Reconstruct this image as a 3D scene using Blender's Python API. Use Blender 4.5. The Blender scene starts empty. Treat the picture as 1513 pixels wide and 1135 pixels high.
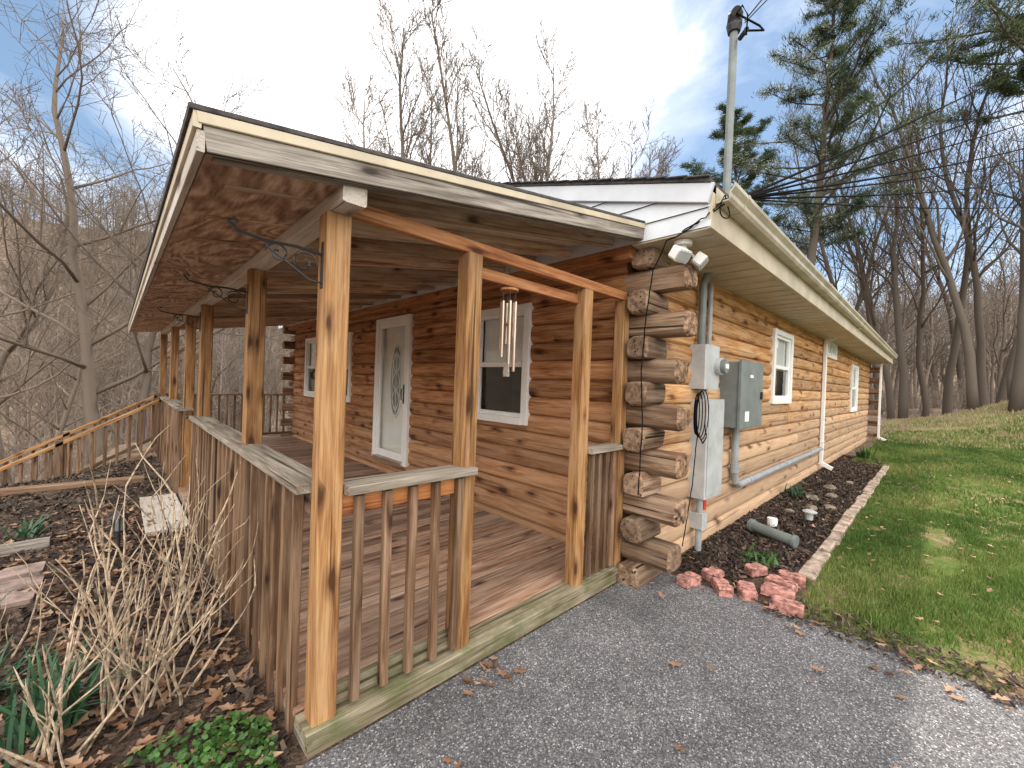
import bpy, math, random
import numpy as np
from mathutils import Vector, Matrix
random.seed(7); rng=np.random.default_rng(7)
sc=bpy.context.scene
V=Vector
# ------------------------------------------------------------------ materials
def newmat(name):
    m=bpy.data.materials.new(name); m.use_nodes=True
    nt=m.node_tree; b=nt.nodes['Principled BSDF']
    return m,nt,b
def N(nt,t,**k):
    n=nt.nodes.new(t)
    for a,v in k.items():
        if a in n.inputs: n.inputs[a].default_value=v
        else: setattr(n,a,v)
    return n
def ramp(nt,fac,stops):
    r=nt.nodes.new('ShaderNodeValToRGB'); e=r.color_ramp.elements
    while len(e)<len(stops): e.new(0.5)
    for i,(p,c) in enumerate(stops):
        e[i].position=p; e[i].color=(c[0],c[1],c[2],1) if hasattr(c,'__len__') else (c,c,c,1)
    if fac is not None: nt.links.new(fac,r.inputs[0])
    return r
def mixc(nt,fac,a,b,mode='MIX'):
    m=nt.nodes.new('ShaderNodeMix'); m.data_type='RGBA'; m.blend_type=mode
    for i,val in ((0,fac),(6,a),(7,b)):
        sock=m.inputs[i]
        if hasattr(val,'is_output'): nt.links.new(val,sock)
        elif hasattr(val,'__len__'): sock.default_value=(val[0],val[1],val[2],1)
        elif i==0: sock.default_value=val
        else: sock.default_value=(val,val,val,1)
    return m.outputs[2]
def math_(nt,op,a,b=None,clamp=False):
    m=nt.nodes.new('ShaderNodeMath'); m.operation=op; m.use_clamp=clamp
    for i,val in enumerate((a,b)):
        if val is None: continue
        if hasattr(val,'is_output'): nt.links.new(val,m.inputs[i])
        else: m.inputs[i].default_value=val
    return m.outputs[0]
def mapped(nt,src,scale,loc=(0,0,0)):
    m=N(nt,'ShaderNodeMapping'); m.inputs['Scale'].default_value=scale; m.inputs['Location'].default_value=loc
    nt.links.new(src,m.inputs['Vector']); return m.outputs[0]
def noise(nt,vec,scale,detail=5,rough=.6,dist=0):
    n=N(nt,'ShaderNodeTexNoise'); n.inputs['Scale'].default_value=scale; n.inputs['Detail'].default_value=detail
    n.inputs['Roughness'].default_value=rough; n.inputs['Distortion'].default_value=dist
    nt.links.new(vec,n.inputs['Vector']); return n.outputs[0]
def bump(nt,b,h,strength=.3,dist=.01):
    n=N(nt,'ShaderNodeBump'); n.inputs['Strength'].default_value=strength; n.inputs['Distance'].default_value=dist
    nt.links.new(h,n.inputs['Height']); nt.links.new(n.outputs[0],b.inputs['Normal'])
def attr(nt,name,out=1):
    a=N(nt,'ShaderNodeAttribute'); a.attribute_name=name
    return a.outputs[out]
WA=.80
def wood(name,dark,mid,light,knot=0.0,crack=.5,weather=None,wamt=0.5,whigh=None,rough=.75,var=.35,moss=None,kd=(3.0,8.0)):
    dark=tuple(x*WA for x in dark); mid=tuple(x*WA for x in mid); light=tuple(x*WA for x in light)
    m,nt,b=newmat(name)
    gc=attr(nt,'gc'); rnd=attr(nt,'rnd',2)
    pos=N(nt,'ShaderNodeNewGeometry').outputs['Position']
    g1=noise(nt,mapped(nt,gc,(1.4,16,16)),1.6,4,.62,.5)
    g2=noise(nt,mapped(nt,gc,(2.5,90,90)),1.5,2,.6,0)
    gg=math_(nt,'ADD',math_(nt,'MULTIPLY',g1,.66),math_(nt,'MULTIPLY',g2,.34))
    if knot>0:
        sx=N(nt,'ShaderNodeSeparateXYZ'); nt.links.new(gc,sx.inputs[0])
        cxy=N(nt,'ShaderNodeCombineXYZ'); nt.links.new(math_(nt,'MULTIPLY',sx.outputs[0],kd[0]),cxy.inputs[0])
        nt.links.new(math_(nt,'MULTIPLY',math_(nt,'ADD',sx.outputs[1],sx.outputs[2]),kd[1]),cxy.inputs[1])
        vo=N(nt,'ShaderNodeTexVoronoi'); vo.voronoi_dimensions='2D'; vo.inputs['Scale'].default_value=1.0
        nt.links.new(cxy.outputs[0],vo.inputs['Vector'])
        vd=math_(nt,'ADD',vo.outputs['Distance'],math_(nt,'MULTIPLY',math_(nt,'SUBTRACT',g1,.5),.30))
        sp=N(nt,'ShaderNodeSeparateColor'); nt.links.new(vo.outputs['Color'],sp.inputs[0])
        sel=math_(nt,'GREATER_THAN',sp.outputs[0],1-knot)
        vd=math_(nt,'ADD',vd,math_(nt,'MULTIPLY',sp.outputs[1],.09))
        km=math_(nt,'MULTIPLY',ramp(nt,vd,[(.10,1),(.17,.45),(.34,0)]).outputs[0],sel)
        gg=math_(nt,'SUBTRACT',gg,math_(nt,'MULTIPLY',km,.12))
    col=ramp(nt,gg,[(.36,dark),(.49,mid),(.60,light)]).outputs[0]
    if weather is not None:
        weather=tuple(x*WA for x in weather)
        w=noise(nt,pos,1.3,4,.65)
        wf=math_(nt,'ADD',math_(nt,'MULTIPLY',w,.6),math_(nt,'MULTIPLY',g1,.4))
        if whigh is not None:
            sep=N(nt,'ShaderNodeSeparateXYZ'); nt.links.new(pos,sep.inputs[0])
            zf=math_(nt,'MULTIPLY',math_(nt,'SUBTRACT',whigh,sep.outputs[2]),.16)
            wf=math_(nt,'ADD',wf,zf)
        wm=ramp(nt,wf,[(.5-.22*wamt,0),(.72-.22*wamt,1)]).outputs[0]
        col=mixc(nt,math_(nt,'MULTIPLY',wm,min(1,wamt+.15)),col,weather)
    c=noise(nt,mapped(nt,gc,(.55,38,38)),1.0,2,.5,0)
    cm=ramp(nt,c,[(.31,1),(.36,0)]).outputs[0]
    col=mixc(nt,math_(nt,'MULTIPLY',cm,crack),col,tuple(x*.28 for x in dark))
    if knot>0:
        col=mixc(nt,math_(nt,'MULTIPLY',km,.88),col,(dark[0]*.30,dark[1]*.22,dark[2]*.2))
    if moss:
        mo=ramp(nt,noise(nt,pos,5,4,.7),[(.45,0),(.65,1)]).outputs[0]
        col=mixc(nt,math_(nt,'MULTIPLY',mo,.7),col,moss)
    br=math_(nt,'ADD',math_(nt,'MULTIPLY',rnd,var*2),1-var)
    cb=N(nt,'ShaderNodeCombineColor')
    for i in range(3): nt.links.new(br,cb.inputs[i])
    col=mixc(nt,1.0,col,cb.outputs[0],'MULTIPLY')
    nt.links.new(col,b.inputs['Base Color']); b.inputs['Roughness'].default_value=rough
    b.inputs['Specular IOR Level'].default_value=.3
    bump(nt,b,g2,.5,.006)
    return m
def plain(name,col,rough=.5,metal=0,varc=.12,scale=6,spec=.5,nobump=False):
    m,nt,b=newmat(name)
    pos=N(nt,'ShaderNodeNewGeometry').outputs['Position']
    n=noise(nt,pos,scale,2 if nobump else 5,.65)
    c=ramp(nt,n,[(.3,tuple(x*(1-varc*1.6) for x in col)),(.62,tuple(min(1,x*(1+varc)) for x in col))]).outputs[0]
    nt.links.new(c,b.inputs['Base Color']); b.inputs['Roughness'].default_value=rough; b.inputs['Metallic'].default_value=metal
    b.inputs['Specular IOR Level'].default_value=spec
    if not nobump: bump(nt,b,noise(nt,pos,scale*8,2),.12,.003)
    return m
def flat(name,c1,c2,rough=.95):
    m,nt,b=newmat(name)
    oi=N(nt,'ShaderNodeObjectInfo').outputs['Random']
    nt.links.new(ramp(nt,oi,[(0,c1),(1,c2)]).outputs[0],b.inputs['Base Color']); b.inputs['Roughness'].default_value=rough; b.inputs['Specular IOR Level'].default_value=.1
    return m
M={}
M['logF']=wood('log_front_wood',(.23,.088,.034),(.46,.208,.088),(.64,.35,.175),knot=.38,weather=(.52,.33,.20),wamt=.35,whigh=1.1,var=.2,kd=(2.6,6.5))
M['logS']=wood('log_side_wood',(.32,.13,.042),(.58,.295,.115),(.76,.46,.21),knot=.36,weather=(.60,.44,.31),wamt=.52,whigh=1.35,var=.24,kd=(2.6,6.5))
M['stub']=wood('log_end_wood',(.085,.045,.026),(.21,.115,.063),(.40,.26,.16),knot=.3,weather=(.42,.33,.25),wamt=.35,crack=1,var=.4)
M['post']=wood('post_wood',(.20,.082,.026),(.39,.19,.066),(.58,.325,.135),knot=.4,weather=(.40,.28,.17),wamt=.3,crack=.8,var=.15)
M['rail']=wood('railing_wood',(.10,.048,.025),(.20,.11,.058),(.32,.20,.12),knot=.2,weather=(.30,.23,.17),wamt=.3,crack=.8,var=.36)
M['rail2']=wood('rail_orange_wood',(.40,.13,.045),(.64,.25,.08),(.78,.36,.14),knot=.3,crack=.5,var=.1)
M['cap']=wood('cap_wood',(.17,.13,.10),(.33,.28,.22),(.48,.42,.35),knot=.25,crack=.9,var=.12)
M['deck']=wood('deck_wood',(.16,.08,.05),(.34,.19,.12),(.50,.32,.22),knot=.2,weather=(.40,.33,.26),wamt=.38,crack=.8,var=.28)
M['mossy']=wood('mossy_wood',(.13,.10,.06),(.26,.22,.14),(.38,.33,.23),knot=.15,crack=.9,var=.15,moss=(.09,.11,.035))
M['grey']=wood('grey_weathered_wood',(.11,.092,.078),(.26,.225,.19),(.42,.38,.33),knot=.15,crack=.95,var=.12)
M['rafter']=wood('rafter_wood',(.22,.11,.055),(.46,.27,.15),(.62,.44,.29),knot=.2,weather=(.70,.62,.52),wamt=.4,crack=.6,var=.4)
M['header']=wood('header_wood',(.26,.09,.035),(.47,.195,.075),(.60,.30,.14),knot=.25,crack=.5,var=.12)
M['paintw']=wood('peeling_painted_wood',(.45,.38,.30),(.72,.66,.58),(.85,.82,.77),knot=.15,weather=(.36,.25,.17),wamt=.40,crack=.8,var=.1)
M['white']=plain('white_vinyl',(.82,.82,.80),.4,0,.03)
M['cream']=plain('cream_metal',(.44,.39,.29),.4,0,.2,3)
M['soffit']=plain('beige_soffit',(.50,.43,.31),.5,0,.14,3)
M['gable']=plain('pale_grey_siding',(.56,.59,.63),.45,0,.06,3)
M['shingle']=plain('dark_shingles',(.06,.055,.055),.9,0,.4,20)
M['greybox']=plain('grey_painted_metal',(.16,.185,.18),.45,0,.14,6)
M['greylt']=plain('light_grey_metal',(.42,.44,.44),.4,0,.12,6)
M['pvc']=plain('grey_pvc',(.30,.32,.34),.45,0,.15,8)
M['black']=plain('black_iron',(.018,.018,.02),.45,0,.2,10)
M['wire']=plain('black_cable',(.01,.01,.01),.9,0,.1,10,.05,True)
M['red']=plain('red_plastic',(.6,.06,.03),.4)
M['alu']=plain('aluminium_tube',(.55,.45,.36),.3,.8,.08)
M['brick']=plain('red_edging_brick',(.36,.17,.14),.95,0,.6,26)
M['edging']=plain('concrete_edging',(.36,.28,.22),.9,0,.45,9)
M['rock']=plain('brown_stone',(.20,.16,.12),.9,0,.4,12)
M['paver']=plain('paver_stone',(.25,.18,.15),.9,0,.4,9)
M['bark']=flat('tree_bark',(.13,.105,.085),(.18,.145,.115))
M['barkd']=flat('dark_tree_bark',(.085,.07,.058),(.13,.108,.088))
M['barkl']=flat('pale_tree_bark',(.16,.13,.11),(.25,.205,.17))
M['stem']=plain('dry_shrub_stem',(.40,.31,.22),.85,0,.4,30,.3,True)
M['blind']=plain('window_blind',(.80,.81,.80),.6,0,.04)
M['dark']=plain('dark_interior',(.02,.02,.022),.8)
M['doorin']=plain('door_paint',(.82,.79,.72),.45,0,.05)
M['found']=plain('foundation_block',(.30,.27,.24),.9,0,.25,6)
def leafy(name,c1,c2,c3,rough=.6,trans=.25):
    m,nt,b=newmat(name); rnd=attr(nt,'rnd',2)
    c=ramp(nt,rnd,[(0,c1),(.5,c2),(1,c3)]).outputs[0]
    nt.links.new(c,b.inputs['Base Color']); b.inputs['Roughness'].default_value=rough
    if trans>0:
        t=N(nt,'ShaderNodeBsdfTranslucent'); nt.links.new(c,t.inputs[0])
        mx=N(nt,'ShaderNodeMixShader'); mx.inputs[0].default_value=trans
        nt.links.new(b.outputs[0],mx.inputs[1]); nt.links.new(t.outputs[0],mx.inputs[2])
        nt.links.new(mx.outputs[0],nt.nodes['Material Output'].inputs[0])
    return m
M['grass']=leafy('grass_blades',(.04,.085,.014),(.095,.175,.028),(.30,.30,.10),.75,.25)
M['dead']=leafy('dry_grass_blades',(.24,.19,.10),(.36,.30,.16),(.20,.23,.07))
M['needle']=leafy('pine_needles',(.025,.045,.016),(.05,.078,.027),(.10,.13,.05),.6,.25)
M['dleaf']=leafy('dry_leaves',(.12,.06,.03),(.27,.14,.075),(.42,.28,.18),.7,.15)
M['mulch']=leafy('bark_mulch',(.018,.012,.009),(.055,.035,.025),(.16,.11,.08),.95,0)
M['daff']=leafy('daffodil_leaves',(.02,.06,.03),(.04,.11,.05),(.07,.16,.07),.5,.2)
M['vinca']=leafy('groundcover_leaves',(.02,.06,.01),(.045,.12,.02),(.09,.20,.04),.5,.25)
# plywood
m,nt,b=newmat('plywood_soffit')
pos=N(nt,'ShaderNodeNewGeometry').outputs['Position']
nn=noise(nt,mapped(nt,pos,(1.9,.7,1)),1.2,3,.42,.9)
s=math_(nt,'SINE',math_(nt,'MULTIPLY',nn,80))
ff=noise(nt,mapped(nt,pos,(30,4,10)),1.8,5,.65)
c=ramp(nt,math_(nt,'ADD',math_(nt,'MULTIPLY',s,.17),ff),[(.22,(.17,.085,.05)),(.5,(.44,.27,.18)),(.78,(.70,.52,.40))]).outputs[0]
wm=ramp(nt,noise(nt,pos,1.9,6,.72),[(.46,0),(.68,.65)]).outputs[0]
c=mixc(nt,wm,c,(.20,.115,.08)); nt.links.new(c,b.inputs['Base Color']); b.inputs['Roughness'].default_value=.7
M['ply']=m
m,nt,b=newmat('ceiling_plywood')
pos=N(nt,'ShaderNodeNewGeometry').outputs['Position']
c=ramp(nt,noise(nt,mapped(nt,pos,(1.5,12,1)),1.5,5,.65,.5),[(.3,(.46,.36,.27)),(.5,(.68,.59,.49)),(.7,(.82,.76,.68))]).outputs[0]
nt.links.new(c,b.inputs['Base Color']); M['ceil']=m
# glass
m,nt,b=newmat('window_glass')
g=N(nt,'ShaderNodeBsdfGlossy'); g.inputs['Roughness'].default_value=.015; g.inputs[0].default_value=(.85,.9,.92,1)
t=N(nt,'ShaderNodeBsdfTransparent'); t.inputs[0].default_value=(.95,.97,.97,1)
lw=N(nt,'ShaderNodeLayerWeight'); lw.inputs[0].default_value=.5
ad=math_(nt,'ADD',math_(nt,'MULTIPLY',math_(nt,'POWER',lw.outputs['Facing'],4.0),.8),.06,True)
mx=N(nt,'ShaderNodeMixShader'); nt.links.new(ad,mx.inputs[0]); nt.links.new(t.outputs[0],mx.inputs[1]); nt.links.new(g.outputs[0],mx.inputs[2])
nt.links.new(mx.outputs[0],nt.nodes['Material Output'].inputs[0]); M['glass']=m
# asphalt
m,nt,b=newmat('asphalt')
pos=N(nt,'ShaderNodeNewGeometry').outputs['Position']
vo=N(nt,'ShaderNodeTexVoronoi'); vo.inputs['Scale'].default_value=170; nt.links.new(pos,vo.inputs['Vector'])
sp=N(nt,'ShaderNodeSeparateColor'); nt.links.new(vo.outputs['Color'],sp.inputs[0])
c1=ramp(nt,sp.outputs[0],[(0,(.055,.053,.056)),(.55,(.115,.112,.118)),(.9,(.19,.187,.192)),(1,(.42,.41,.40))]).outputs[0]
big=noise(nt,pos,1.1,6,.7)
c2=ramp(nt,big,[(.3,.68),(.5,1.05),(.72,1.4)]).outputs[0]
c=mixc(nt,1.0,c1,c2,'MULTIPLY')
st=ramp(nt,noise(nt,pos,7,5,.75),[(.58,0),(.72,.45)]).outputs[0]
c=mixc(nt,st,c,(.22,.21,.20))
nt.links.new(c,b.inputs['Base Color']); b.inputs['Roughness'].default_value=.95; b.inputs['Specular IOR Level'].default_value=.15
bump(nt,b,vo.outputs['Distance'],.5,.004); M['asphalt']=m
# ground
m,nt,b=newmat('ground_soil')
pos=N(nt,'ShaderNodeNewGeometry').outputs['Position']
ga=attr(nt,'gmask',2)
n1=noise(nt,pos,9,5,.75); n2=noise(nt,pos,.9,4,.65); n3=noise(nt,pos,60,2,.7)
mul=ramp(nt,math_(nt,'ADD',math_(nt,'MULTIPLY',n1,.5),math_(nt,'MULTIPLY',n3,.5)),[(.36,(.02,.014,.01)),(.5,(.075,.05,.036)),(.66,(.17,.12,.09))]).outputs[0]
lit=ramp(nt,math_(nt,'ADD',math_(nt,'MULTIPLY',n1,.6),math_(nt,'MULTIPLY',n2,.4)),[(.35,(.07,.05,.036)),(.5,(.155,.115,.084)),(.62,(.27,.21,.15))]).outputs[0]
gr=ramp(nt,math_(nt,'ADD',math_(nt,'ADD',math_(nt,'MULTIPLY',n1,.35),math_(nt,'MULTIPLY',n2,.4)),math_(nt,'MULTIPLY',n3,.25)),[(.38,(.04,.075,.014)),(.5,(.09,.12,.03)),(.55,(.19,.14,.08)),(.64,(.30,.22,.15))]).outputs[0]
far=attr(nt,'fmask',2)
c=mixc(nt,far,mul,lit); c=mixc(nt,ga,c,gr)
nt.links.new(c,b.inputs['Base Color']); b.inputs['Roughness'].default_value=.95; b.inputs['Specular IOR Level'].default_value=.1
bump(nt,b,n3,.8,.02); M['ground']=m

# ------------------------------------------------------------------ mesh builder
class MB:
    def __init__(s): s.v=[];s.f=[];s.g=[];s.r=[];s.mi=[];s.mats=[]
    def mid(s,k):
        if k not in s.mats: s.mats.append(k)
        return s.mats.index(k)
    def prism(s,p0,p1,prof,mat,up=(0,0,1),rnd=None,prof2=None,capmat=None):
        p0=V(p0);p1=V(p1);a=(p1-p0);L=a.length;a.normalize()
        up=V(up); sd=a.cross(up).normalized(); u=sd.cross(a)
        rv=random.random() if rnd is None else rnd
        off=random.random()*60; o=len(s.v); n=len(prof); mi=s.mid(mat); cm=s.mid(capmat) if capmat else mi
        for k,(p,pr) in enumerate(((p0,prof),(p1,prof2 or prof))):
            for (x,y) in pr:
                s.v.append(tuple(p+sd*x+u*y)); s.g.append((off+k*L,x+off,y+off*.7)); s.r.append(rv)
        for i in range(n):
            j=(i+1)%n; s.f.append((o+i,o+j,o+n+j,o+n+i)); s.mi.append(mi)
        s.f.append(tuple(o+i for i in range(n))[::-1]); s.mi.append(cm)
        s.f.append(tuple(o+n+i for i in range(n))); s.mi.append(cm)
    def beam(s,p0,p1,w,h,mat,up=(0,0,1),c=None,rnd=None):
        c=min(w,h)*.08 if c is None else c
        w/=2;h/=2
        s.prism(p0,p1,[(-w+c,-h),(w-c,-h),(w,-h+c),(w,h-c),(w-c,h),(-w+c,h),(-w,h-c),(-w,-h+c)],mat,up,rnd)
    def box(s,lo,hi,mat,axis=None,c=None,rnd=None):
        lo=V(lo);hi=V(hi);d=hi-lo; ce=(lo+hi)/2
        if axis is None: axis=max(range(3),key=lambda i:d[i])
        p0=ce.copy();p1=ce.copy();p0[axis]=lo[axis];p1[axis]=hi[axis]
        if axis==2: s.beam(p0,p1,d[0],d[1],mat,(0,1,0),c,rnd)
        elif axis==0: s.beam(p0,p1,d[1],d[2],mat,(0,0,1),c,rnd)
        else: s.beam(p0,p1,d[0],d[2],mat,(0,0,1),c,rnd)
    def tube(s,pts,r,mat,n=8,rnd=None):
        pts=[V(p) for p in pts]; rs=r if hasattr(r,'__len__') else [r]*len(pts)
        o=len(s.v); mi=s.mid(mat); rv=random.random() if rnd is None else rnd; L=0
        for k,p in enumerate(pts):
            t=(pts[min(k+1,len(pts)-1)]-pts[max(k-1,0)]).normalized()
            ref=V((0,0,1)) if abs(t.z)<.9 else V((1,0,0))
            a=t.cross(ref).normalized(); b=t.cross(a)
            if k: L+=(p-pts[k-1]).length
            for i in range(n):
                an=2*math.pi*i/n; s.v.append(tuple(p+(a*math.cos(an)+b*math.sin(an))*rs[k])); s.g.append((L+rv*40,math.cos(an)*rs[k],math.sin(an)*rs[k])); s.r.append(rv)
        for k in range(len(pts)-1):
            for i in range(n):
                j=(i+1)%n; s.f.append((o+k*n+i,o+k*n+j,o+(k+1)*n+j,o+(k+1)*n+i)); s.mi.append(mi)
        if n>4:
            s.f.append(tuple(o+i for i in range(n))[::-1]); s.mi.append(mi)
            q=o+(len(pts)-1)*n; s.f.append(tuple(q+i for i in range(n))); s.mi.append(mi)
    def poly(s,pts,mat,rnd=None):
        o=len(s.v); rv=random.random() if rnd is None else rnd; off=rv*30
        for p in pts: s.v.append(tuple(p)); s.g.append((p[0]+off,p[1],p[2])); s.r.append(rv)
        s.f.append(tuple(range(o,o+len(pts)))); s.mi.append(s.mid(mat))
    def make(s,name,parent=None,smooth=False):
        me=bpy.data.meshes.new(name); me.from_pydata(s.v,[],s.f)
        a=me.attributes.new('gc','FLOAT_VECTOR','POINT'); a.data.foreach_set('vector',np.array(s.g,dtype=np.float32).ravel())
        a=me.attributes.new('rnd','FLOAT','POINT'); a.data.foreach_set('value',np.array(s.r,dtype=np.float32))
        for k in s.mats: me.materials.append(M[k])
        me.polygons.foreach_set('material_index',s.mi)
        if smooth: me.polygons.foreach_set('use_smooth',[True]*len(s.f))
        me.update()
        ob=bpy.data.objects.new(name,me); sc.collection.objects.link(ob)
        if parent: ob.parent=parent
        return ob
def empty(name,loc=(0,0,0)):
    e=bpy.data.objects.new(name,None); e.empty_display_size=.2; sc.collection.objects.link(e); return e

# ------------------------------------------------------------------ terrain
def ss(a,b,x):
    t=np.clip((x-a)/(b-a),0,1); return t*t*(3-2*t)
def height(x,y):
    x=np.asarray(x,float); y=np.asarray(y,float)
    d=np.hypot(x,y); az=np.degrees(np.arctan2(y,x))
    left=ss(52,72,az)
    h=-1.0*ss(7.5,10.5,y)*ss(.3,-1.2,x)
    h=h-1.0*ss(10.6,16,y)*ss(30,5,x)*(1)
    h=h-left*5*ss(14,45,d)+left*42*ss(45,150,d)
    rt=1-left
    h=h+rt*(ss(35,160,d)*14)
    h=h+1.6*np.exp(-(((x-24)/5.5)**2+((y+3.8)/2.9)**2))
    h=h+.35*ss(17,30,x)*ss(6,-3,y)
    u=ss(12,30,d)
    h=h+u*(np.sin(x*.31+1)*np.cos(y*.27)*.35+np.sin(x*.08+y*.05)*1.0*ss(30,70,d))
    return h
gx=np.concatenate([-np.geomspace(300,6.2,40),np.arange(-6,14,.16),np.geomspace(14.2,300,60)]); gy=gx.copy()
X,Y=np.meshgrid(gx,gy); Z=height(X,Y)
near=((X>.3)&(X<3.6)&(Y<1.9))|((X>.4)&(Y>1.4)&(Y<10.5)&(X<17.6))
nz=rng.normal(0,.012,Z.shape); nz[near]=0; Z=Z+nz*(np.hypot(X,Y)<20)
nx,ny=len(gx),len(gy)
vv=np.stack([X.ravel(),Y.ravel(),Z.ravel()],1)
idx=np.arange(nx*ny).reshape(ny,nx)
ff=np.stack([idx[:-1,:-1].ravel(),idx[:-1,1:].ravel(),idx[1:,1:].ravel(),idx[1:,:-1].ravel()],1)
me=bpy.data.meshes.new('ground'); me.from_pydata(vv.tolist(),[],ff.tolist())
gm=ss(3.1,3.3,X)*ss(.72,.62,Y)*ss(27,19,X)*ss(-12,-8,Y)
gm=np.maximum(gm,ss(11.2,12,X)*ss(1.3,1.0,Y)*ss(21,16,X))
gm=np.maximum(gm,ss(3.1,3.3,X)*(Y<.6)*(X<15))
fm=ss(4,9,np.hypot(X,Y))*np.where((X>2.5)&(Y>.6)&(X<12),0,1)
a=me.attributes.new('gmask','FLOAT','POINT'); a.data.foreach_set('value',gm.ravel().astype(np.float32))
a=me.attributes.new('fmask','FLOAT','POINT'); a.data.foreach_set('value',fm.ravel().astype(np.float32))
me.materials.append(M['ground']); me.polygons.foreach_set('use_smooth',[True]*len(ff))
ob=bpy.data.objects.new('ground',me); sc.collection.objects.link(ob)
# asphalt
mb=MB()
yy=-14.0
pr=[]
while yy<1.66: pr.append((3.22+.03*math.sin(yy*3)+.03*random.uniform(-1,1),yy)); yy+=.07
pl=[(.50+.03*math.sin(y*4),y) for (_,y) in pr]
for i in range(len(pr)-1):
    mb.poly([(pl[i][0],pl[i][1],.006),(pr[i][0],pr[i][1],.006),(pr[i+1][0],pr[i+1][1],.006),(pl[i+1][0],pl[i+1][1],.006)],'asphalt',0)
mb.make('asphalt_driveway')

# ------------------------------------------------------------------ CABIN
cab=empty('log_cabin')
FX=2.88; SY=1.55; CH=.17; Z0=-.025; NC=15
FY1=10.1; SX1=17.5
openF=[(2.73,3.55,1.08,2.21),(4.93,5.87,.30,2.30),(6.85,9.1,1.05,2.19)]
openS=[(6.2,7.15,1.33,2.28),(9.95,10.9,2.2,2.52),(13.3,14.4,1.05,2.2)]
def dprof(z0,z1,zc0,zc1):
    pts=[]; n=12; zm=(z0+z1)/2; hh=(z1-z0)/2
    for i in range(n+1):
        t=-1+2*i/n; bul=.036*math.sqrt(max(0,1-abs(t)**2.8)); pts.append((bul,min(max(zm+t*hh*.985,zc0),zc1)))
    pts.append((-.15,zc1)); pts.append((-.15,zc0)); return pts
def wall(mb,kind,a0,a1,opens,mat):
    for k in range(NC):
        z0=Z0+k*CH; z1=z0+CH
        segs=[(a0,a1,z0,z1)]
        for (o0,o1,oz0,oz1) in opens:
            if oz1<=z0+.005 or oz0>=z1-.005: continue
            ns=[]
            for (s0,s1,c0,c1) in segs:
                if o1<=s0 or o0>=s1: ns.append((s0,s1,c0,c1)); continue
                if s0<o0: ns.append((s0,o0,c0,c1))
                if o1<s1: ns.append((o1,s1,c0,c1))
                if oz0>z0+.02 : ns.append((o0,o1,z0,oz0))
                if oz1<z1-.02 : ns.append((o0,o1,oz1,z1))
            segs=ns
        fin=[]
        for (s0,s1,c0,c1) in segs:
            L=s1-s0
            if L>4.5:
                cut=s0+L*random.uniform(.3,.7); fin+= [(s0,cut-.001,c0,c1),(cut+.001,s1,c0,c1)]
            else: fin.append((s0,s1,c0,c1))
        for (s0,s1,c0,c1) in fin:
            pf=dprof(z0,z1,c0,c1); d_=random.uniform(-.003,.003)
            if kind=='F':
                mb.prism((FX+d_,s0,0),(FX+d_,s1,0),[(-x,z) for x,z in pf],mat)
            else:
                mb.prism((s0,SY+d_,0),(s1,SY+d_,0),[(x,z) for x,z in pf],mat)
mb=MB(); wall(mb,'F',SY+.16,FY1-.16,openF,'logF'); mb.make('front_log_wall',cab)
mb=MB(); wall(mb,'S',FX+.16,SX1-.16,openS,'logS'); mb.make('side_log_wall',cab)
def stubprof(w=.172,h=.166,b=0):
    j=[random.uniform(-.008,.008) for _ in range(12)]
    base=[(-.5,-.25),(-.42,-.42),(-.25,-.5),(.25,-.5),(.43,-.40),(.5,-.22),(.5,.22),(.43,.42),(.25,.5),(-.25,.5),(-.43,.40),(-.5,.22)]
    return [(x*w+j[i],y*h+j[-i]) for i,(x,y) in enumerate(base)]
def stub(mb,p0,p1,P,cap=.02):   # p0 = free end
    p0=V(p0);p1=V(p1);d=(p1-p0).normalized()
    rv=random.random()
    mb.prism(p0+d*cap,p1,P,'stub',rnd=rv)
    mb.prism(p0,p0+d*cap,[(x*.84,y*.84) for x,y in P],'stub',prof2=P,rnd=min(1,rv+.2))
mb=MB()
cx=FX+.065; cy=SY-.005
for k in range(0,NC):
    zc=Z0+(k+.5)*CH
    if k%2==1: stub(mb,(cx,1.25+random.uniform(-.03,.03),zc),(cx,SY+.18,zc),stubprof(.20,.176))
    else: stub(mb,(2.755+random.uniform(-.03,.02),cy,zc),(FX+.18,cy,zc),stubprof(.175,.176))
    if k%2==0: mb.prism((2.63,FY1-.1,zc),(FX+.15,FY1-.1,zc),stubprof(),'stub')
    else: mb.prism((cx,FY1-.2,zc),(cx,FY1+.2,zc),stubprof(),'stub')
    if k%2==1: mb.prism((SX1-.1,1.27,zc),(SX1-.1,SY+.1,zc),stubprof(),'stub')
    else: mb.prism((SX1-.2,SY+.065,zc),(SX1+.2,SY+.065,zc),stubprof(),'stub')
mb.make('corner_log_ends',cab)
mb=MB()
for k in range(NC):
    zc=Z0+(k+.5)*CH
    mb.box((SX1-.16,SY+.1,zc-.084),(SX1,FY1,zc+.084),'logS',1,.02)
    mb.box((FX+.1,FY1-.16,zc-.084),(SX1,FY1,zc+.084),'logS',0,.02)
mb.box((FX+.03,SY+.03,-.35),(SX1-.03,FY1-.03,-.03),'found',0)
mb.make('rear_walls',cab)
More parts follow.
